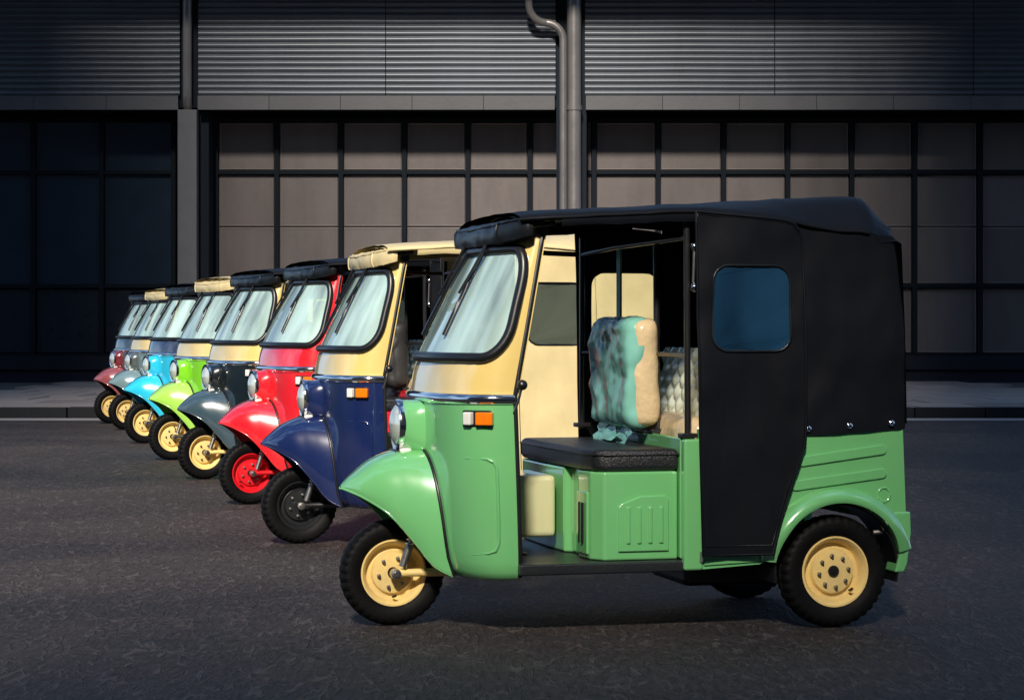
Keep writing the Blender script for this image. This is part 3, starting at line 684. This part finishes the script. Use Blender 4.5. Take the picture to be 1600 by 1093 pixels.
# rear tub ------------------------------------------------------------
WC = (1.812, .25)
def arc(r, a0, a1, n): return [(WC[0]+r*math.cos(math.radians(lerp(a0, a1, k/n))), WC[1]+r*math.sin(math.radians(lerp(a0, a1, k/n)))) for k in range(n+1)]
arch = arc(.292, 168, 22, 20)
outline = [(1.19, .268), (1.46, .284)]+arch+[(2.115, .36), (2.128, .47), (2.112, .885), (1.19, .855)]
for sgn in (-1, 1):
    bm = bmesh.new(); vv = [bm.verts.new((a, sgn*.606, c)) for a, c in outline]; bm.faces.new(vv)
    ex = bmesh.ops.extrude_face_region(bm, geom=bm.faces[:]); bmesh.ops.translate(bm, vec=(0, -sgn*.03, 0), verts=[g for g in ex['geom'] if isinstance(g, bmesh.types.BMVert)])
    bmesh.ops.triangulate(bm, faces=[f for f in bm.faces if len(f.verts) > 4]); mb = MB(); mb.bm(bm)
    sp = part('side_panel', mb.mesh('side_panel', 30), 'body')
    # flared arch lip
    mb = MB(); prof = [(.352, -.002), (.350, .012), (.338, .034), (.318, .052), (.300, .056), (.288, .05), (.286, .0), (.289, -.03)]
    rings = []
    for k in range(29):
        a = lerp(172, 14, k/28); e = min(1, (k+.6)/5, (28.6-k)/5)
        rings.append([(WC[0]+r*math.cos(math.radians(a))*1.0, sgn*(.606+o*lerp(.25, 1, e)), WC[1]+r*math.sin(math.radians(a))*1.0) for r, o in prof])
    mb.loft(rings, closed=False); part('wheel_arch', mb.mesh('wheel_arch', 60), 'body', sp)
    for (u0, z0), (u1, z1) in (((1.632, .712), (2.035, .762)), ((1.600, .610), (2.035, .660))):
        ang = math.atan2(z1-z0, u1-u0); L = math.hypot(u1-u0, z1-z0); h = .021
        pts = [(lerp(u0, u1, .5)+x*math.cos(ang)-y*math.sin(ang), lerp(z0, z1, .5)+x*math.sin(ang)+y*math.cos(ang)) for x, y in rrect(-L/2, -h, L/2, h, .020, 4)]
        mb = MB(); mb.prism(pts, sgn*.604, sgn*.616, .004); part('pressed_rib', mb.mesh('pressed_rib', 60), 'body', sp)
    mb = MB(); mb.tube([(2.026+.028*math.cos(q), sgn*.607, .566+.030*math.sin(q)) for q in (2*PI*k/24 for k in range(24))], .005, 6, closed=True); part('filler_cap_ring', mb.mesh('filler_cap_ring', 80), 'body', sp)
    # rear corner skirt behind the wheel
    sk = [(2.055, .49), (2.148, .492), (2.152, .40), (2.135, .27), (2.118, .232), (2.075, .232), (2.095, .30), (2.09, .38), (2.072, .44)]
    mb = MB(); mb.prism(sk, sgn*.612, sgn*.50, .010); part('rear_skirt', mb.mesh('rear_skirt', 50), 'body', sp)
    mb = MB(); mb.prism(arc(.285, 190, -12, 24)+arc(.275, -12, 190, 24), sgn*.60, sgn*.40); part('wheel_well', mb.mesh('wheel_well', 50), 'trim', sp)
    mb = MB(); mb.tube([(2.0, sgn*.55, .40), (2.10, sgn*.56, .41)], .012, 8); part('skirt_bracket', mb.mesh('skirt_bracket'), 'steel', sp)
    mb = MB(); mb.tube([(1.197, sgn*.615, .30), (1.198, sgn*.615, .345)], .008, 8); part('flap_hook', mb.mesh('flap_hook'), 'steel', sp)
    mb = MB(); mb.box((1.33, sgn*.608, .300), (.24, .012, .022), .004, rot=Matrix.Rotation(-.04, 3, 'Y')); part('sill_pressing', mb.mesh('sill_pressing'), 'body', sp)
mb = MB(); mb.box((2.11, 0, .66), (.03, 1.15, .45), .008); part('tail_panel', mb.mesh('tail_panel'), 'body')
mb = MB(); mb.tube([(1.812, -.5, RR), (1.812, .5, RR)], .03, 10); mb.box((1.75, 0, .30), (.5, .55, .14), .03); part('rear_axle', mb.mesh('rear_axle', 50), 'trim')
mb = MB(); mb.box((1.55, .12, .215), (.52, .50, .15), .03); part('engine_block', mb.mesh('engine_block', 50), 'trim')

# canvas hood -----------------------------------------------------------
def wr(u, v, z, amp=.006): return amp*noise.noise((u*5, v*6+3, z*6))+amp*.5*noise.noise((u*14, v*13, z*12))
R_E = [(.33, 1.728), (.50, 1.738), (.90, 1.758), (1.165, 1.770), (1.52, 1.748), (1.70, 1.718), (1.82, 1.698), (2.03, 1.675), (2.06, 1.64)]
R_T = [(.33, 1.752), (.50, 1.778), (.90, 1.802), (1.165, 1.818), (1.52, 1.838), (1.80, 1.850), (1.96, 1.853), (2.03, 1.842), (2.06, 1.812)]
R_W = [(.43, .545), (.50, .585), (.60, .60), (1.16, .612), (2.06, .612)]
mb = MB(); us = [.43+.04075*i for i in range(41)]; rings = []
for u in us:
    zt, ze, wd = smooth_tab(R_T, u), smooth_tab(R_E, u), smooth_tab(R_W, u); e = max(0, min(1, (u-1.25)/.5)); n_ = lerp(2.0, 1.25, e); r = []
    for k in range(33):
        q = lerp(-PI/2, PI/2, k/32); c = max(0, math.cos(q)); v = wd*math.sin(q)
        if e > 0:                                  # towards the back: sloping shoulders
            f = abs(v)/wd; hgt = 1-max(0, (f-.60)/.40)**1.7 if f > .60 else 1
            hgt = lerp(c**.9, hgt, e)
        else: hgt = c**.9
        z = ze+(zt-ze)*hgt; uu = u
        if u > 1.9 and abs(v) > .35: uu = u-.05*((u-1.9)/.16)*((abs(v)-.35)/.26)
        r.append((uu, v, z+wr(uu, v, z)))
    rings.append(r)
# drop at the back
last = rings[-1]
rings.append([(2.085 if abs(v) > .5 else 2.12, v, lerp(z, 1.66, .55)) for _, v, z in last]); rings.append([(2.105, v, 1.64) for _, v, z in last]); rings.append([(2.122, v, 1.25) for _, v, z in last]); rings.append([(2.130, v, .87) for _, v, z in last])
mb.loft(rings, closed=False); mb.loft([[(u-.004, v*.985, z-.016) for u, v, z in r] for r in rings], closed=False)
hd = part('canvas_hood', mb.mesh('canvas_hood', 70), 'hood')
for sgn in (-1, 1):
    e = 0 if sgn < 0 else 32
    mb = MB(); mb.tube([(r[e][0], r[e][1]+sgn*.004, r[e][2]-.004) for r in rings[:39]], .009, 6); part('hood_piping', mb.mesh('hood_piping', 80), 'hood', hd)
    # hanging hem over the doorway
    mb = MB(); rg2 = []
    for r in rings[4:22]:
        u, v, z = r[e]; rg2.append([(u, v+sgn*.004, z), (u, v+sgn*.006+wr(u, v, z, .008), z-.022), (u, v-sgn*.004, z-.045+wr(u, 2, z, .006))])
    mb.loft(rg2, closed=False); part('hood_hem', mb.mesh('hood_hem', 80), 'hood', hd)
    # side curtain, back half
    mb = MB(); g = []
    for j in range(25):
        t = j/24; r = []
        for i in range(17):
            f = i/16; uu = lerp(1.60 if sgn < 0 else 1.43, lerp(2.122, 2.072, t**3), f); zb = lerp(.822, .846, f); ztp = smooth_tab(R_E, min(uu, 2.03))-.004
            z = lerp(zb, ztp, t); y = .615+wr(uu*.7, sgn*.6, z*.6, .014)
            y += .010*math.exp(-((uu-1.70-.10*(z-.9))/.016)**2-((z-.97)/.07)**2)+.008*math.exp(-((uu-1.76-.12*(z-.9))/.016)**2-((z-1.0)/.06)**2)
            if i == 16: y -= .008
            r.append((uu, sgn*y, z))
        g.append(r)
    mb.loft(g, closed=False); mb.loft([[(u, v-sgn*.012, z) for u, v, z in r] for r in g], closed=False); part('side_curtain', mb.mesh('side_curtain', 80), 'hood')
    for u, z in ((1.672, .852), (1.86, .862), (2.052, .872)):
        mb = MB(); mb.lathe([(.0135, 0), (.013, -.005), (.008, -.008), (.006, -.006), (0, -.006)], 16, axis='y'); 
        if sgn > 0: mb.v = [(x, -y, z_) for x, y, z_ in mb.v]
        part('press_stud', mb.mesh('press_stud'), 'chrome', len(PARTS)-1 if PARTS[-1]['name'] == 'side_curtain' else SC, (u, sgn*.624, z)); SC = PARTS[-1]['parent']
    # door flap with its window
    FU = 0 if sgn < 0 else -.15
    fo = [(1.192, .328), (1.50, .330), (1.655, .822), (1.642, 1.62), (1.630, 1.685), (1.598, 1.722), (1.55, 1.735), (1.163, 1.765)]
    wh = rrect(1.236, 1.182, 1.582, 1.542, .065, 6)
    fo = [(a+FU, c) for a, c in fo]; wh = [(a+FU, c) for a, c in wh]
    rg, hi2 = holed(fo, wh, (1.409+FU, 1.362), 10, 64)
    mb = MB()
    F3 = lambda p, o=0: (p[0], sgn*(.644+o+wr(p[0]*.8, 1.7*sgn, p[1]*.6, .014)+(.008*math.sin((p[0]-1.2)*16+p[1]*9)*max(0, min(1, (.9-p[1])/.5)))), p[1])
    mb.loft([[F3(p) for p in r] for r in rg]); mb.loft([[F3(p, -.006) for p in r] for r in rg])
    fl = part('door_flap', mb.mesh('door_flap', 80), 'flap')
    mb = MB(); mb.tube([F3(p, .001) for p in rg[-1][::2]], .006, 6, closed=True); part('flap_piping', mb.mesh('flap_piping', 80), 'flap', fl)
    mb = MB(); mb.tube([F3((lerp(a[0], c[0], .55), lerp(a[1], c[1], .55)), .0005) for a, c in zip(rg[-2][::2], rg[-1][::2])], .0024, 5, closed=True); part('flap_stitching', mb.mesh('flap_stitching', 80), 'welt', fl)
    mb = MB(); mb.add([F3(p, -.002) for p in hi2], [tuple(range(len(hi2)))]); part('flap_window', mb.mesh('flap_window', 0), 'pane_near' if sgn < 0 else 'pane_far', fl)
    mb = MB(); mb.tube([F3(p, .002) for p in hi2[::2]], .0055, 6, closed=True); part('window_welt', mb.mesh('window_welt', 80), 'welt', fl)
# rolled front visor, wrapped round the top of the nose
mb = MB(); rings = []; prof = [(.004, 0), (-.004, .25), (-.006, .5), (-.004, .8), (.006, .98), (.04, 1.14), (.10, 1.42), (.16, 1.66)]
VS = [remap(-1+2*i/56) for i in range(57)]
for s in VS:
    a = abs(s); zb = lerp(1.628, 1.664, a**2); zt = lerp(1.706, 1.742, a**1.5); r = []
    for o, t in prof:
        u, v = plan(.345+o*.9, .485, .550-o*.6, s, 2.25); z = lerp(zb, zt, t if t < 1 else 1+(t-1)*(1-.62*a))
        r.append((u+wr(s*2, t, 1, .010)*(1-a), v+math.copysign(wr(s*3, t, 2, .008), s)*a, z+wr(s*3, 5, t, .006)))
    rings.append(r)
mb.loft(rings, closed=False)
mb.loft([[(u+.03*(1-abs(s)), v*.95, z-.004) for u, v, z in r] for r, s in zip(rings, VS)], closed=False)
for e in (0, -1):
    r = rings[e]; mb.add([(u, v, z) for u, v, z in r]+[(u, v*.95, z-.004) for u, v, z in r], [(k, k+1, len(r)+k+1, len(r)+k) for k in range(len(r)-1)])
vz = part('sun_visor', mb.mesh('sun_visor', 60), 'visor')
mb = MB(); mb.tube([r[4] for r in rings], .007, 6); part('visor_piping', mb.mesh('visor_piping', 80), 'visor', vz)
for i in (14, 42):
    mb = MB(); mb.tube([Vector(p)+Vector((-.002, 0, 0)) for p in rings[i][:5]], .005, 6); part('visor_seam', mb.mesh('visor_seam', 80), 'visor', vz)
for sgn in (-1, 1):
    mb = MB(); mb.tube([(.45, sgn*.50, 1.70), (.58, sgn*.55, 1.715)], .011, 8); mb.box((.54, sgn*.50, 1.69), (.05, .02, .05), .004); part('roof_bracket', mb.mesh('roof_bracket', 50), 'trim')
mb = MB(); mb.tube([(.52, -.55, 1.715), (.50, 0, 1.755), (.52, .55, 1.715)], .014, 8); part('roof_bow', mb.mesh('roof_bow', 60), 'blackmetal')
mb = MB(); mb.tube([(1.16, -.585, 1.74), (1.16, -.3, 1.80), (1.16, .3, 1.80), (1.16, .585, 1.74)], .014, 8); part('roof_bow', mb.mesh('roof_bow', 60), 'blackmetal')

# ------------------------------------------------------------------ the row
def P(n, rgb, **k): return paint(n, rgb, **k)
cream_up = P('cream_paint', (220, 194, 116)); yellow_rim = mat('yellow_rim', hexlin(236, 206, 130), .38, 0, .3, .12, 14, dust=.5)
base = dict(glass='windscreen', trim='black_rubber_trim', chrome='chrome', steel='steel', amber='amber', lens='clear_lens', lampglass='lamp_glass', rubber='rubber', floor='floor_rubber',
            leather='leather', dash='dark_inside', blackmetal='black_metal', teal='teal_plastic', film='teal_film', beige='beige_plastic', quilt='quilt', pane_near='clear_vinyl', pane_far='clear_vinyl', welt='black_gloss_vinyl')
green = P('green_paint', (112, 188, 118)); navy = P('navy_paint', (16, 32, 78), dust=.03); red = P('red_paint', (226, 26, 38)); dark = P('black_green_paint', (12, 24, 27), dust=.03)
slate = P('black_sky_sheen_paint', (52, 74, 84)); lime = P('lime_paint', (122, 205, 30)); lime_sheen = P('lime_sky_sheen_paint', (160, 214, 84)); cyan = P('cyan_paint', (34, 188, 222)); greyt = P('grey_teal_paint', (110, 138, 142))  # paler slate and lime mudguard colours have reflected sky painted in
dgrey = P('dark_grey_paint', (78, 88, 88)); maroon = P('maroon_paint', (120, 30, 40)); rose = P('rose_paint', (150, 74, 78)); mblue = P('mid_blue_paint', (44, 84, 150)); navy2 = P('navy_upper_paint', (26, 30, 58))
housing = P('pale_green_cream_paint', (206, 204, 158)); black_rim = mat('black_rim', (.012, .013, .015), .3, 0, .3); red_rim = mat('red_rim', hexlin(205, 22, 34), .35, 0, .4)
black_up = P('black_upper_paint', (30, 40, 44))
BV, BG, CV = MT['black_vinyl'], MT['black_gloss_vinyl'], MT['cream_vinyl']
ROW = [   # front wheel contact in the photo (x, y), heading, colours, label
    (612, 975, 14.5, dict(body=green, fender=green, nacelle=green, upper=cream_up, rim=yellow_rim, arm=yellow_rim, hood=BV, flap=BV, visor=BG, housing=housing, pane_near=MT['blue_vinyl']),
     'green three-wheeled auto rickshaw with cream windscreen frame and black canvas hood, nearest in the row'),
    (467, 848, 14.5, dict(body=navy, fender=navy, nacelle=navy, upper=cream_up, rim=black_rim, arm=MT['black_metal'], hood=CV, flap=CV, visor=CV, housing=housing, pane_near=MT['grey_vinyl']),
     'navy blue auto rickshaw with black front wheel and cream hood, right behind the green one'),
    (390, 787, 22, dict(body=red, fender=red, nacelle=red, upper=red, rim=red_rim, arm=red_rim, hood=BV, flap=BV, visor=BG, housing=red, pane_near=MT['clear_vinyl']),
     'bright red auto rickshaw with red wheel rim and black hood'),
    (318, 748, 26, dict(body=dark, fender=slate, nacelle=dark, upper=cream_up, rim=yellow_rim, arm=yellow_rim, hood=BV, flap=BV, visor=BG, housing=housing),
     'black auto rickshaw with mudguard paled by painted sky sheen and cream windscreen frame, behind the red one'),
    (268, 718, 27, dict(body=lime, fender=lime_sheen, nacelle=lime, upper=cream_up, rim=yellow_rim, arm=MT['steel'], hood=CV, flap=CV, visor=CV, housing=lime),
     'lime green auto rickshaw with cream visor and cream windscreen frame'),
    (225, 692, 27, dict(body=cyan, fender=cyan, nacelle=cyan, upper=navy2, rim=yellow_rim, arm=MT['steel'], hood=BV, flap=BV, visor=BG, housing=cyan),
     'bright cyan auto rickshaw with navy windscreen frame and black visor'),
    (197, 671, 27, dict(body=greyt, fender=greyt, nacelle=dgrey, upper=cream_up, rim=yellow_rim, arm=MT['steel'], hood=CV, flap=CV, visor=CV, housing=greyt),
     'grey-teal auto rickshaw with cream visor, second from the far end of the row'),
    (173, 661, 27, dict(body=dgrey, fender=rose, nacelle=maroon, upper=black_up, rim=yellow_rim, arm=MT['steel'], hood=BV, flap=BV, visor=BG, housing=dgrey),
     'farthest auto rickshaw, dark grey with a rose mudguard and maroon lamp housing, by the kerb'),
]
def ground(px, py): s = (py-HOR)/CAMH; return (px-800)/s, FPX/s
for body_i, (px, py, th, cols, label) in enumerate(ROW):
    x, y = ground(px, py)
    root = bpy.data.objects.new('auto_rickshaw', None); COL.objects.link(root); root.location = (x, y, 0); root.rotation_euler = (0, 0, math.radians(th))
    tag(root, label, 'auto rickshaw', 'auto rickshaws parked in a row')
    made = []
    for p in PARTS:
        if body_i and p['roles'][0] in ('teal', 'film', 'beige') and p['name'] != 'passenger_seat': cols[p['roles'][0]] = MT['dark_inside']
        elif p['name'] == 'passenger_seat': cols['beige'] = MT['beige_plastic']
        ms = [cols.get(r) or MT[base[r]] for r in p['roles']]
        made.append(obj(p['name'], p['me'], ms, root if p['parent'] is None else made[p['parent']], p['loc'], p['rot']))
        if p['name'] == 'front_wheel': made[-1].rotation_euler = (0, random.uniform(0, 6), random.uniform(-.05, .10))
        elif p['name'] == 'rear_wheel': made[-1].rotation_euler.y = random.uniform(0, 6)
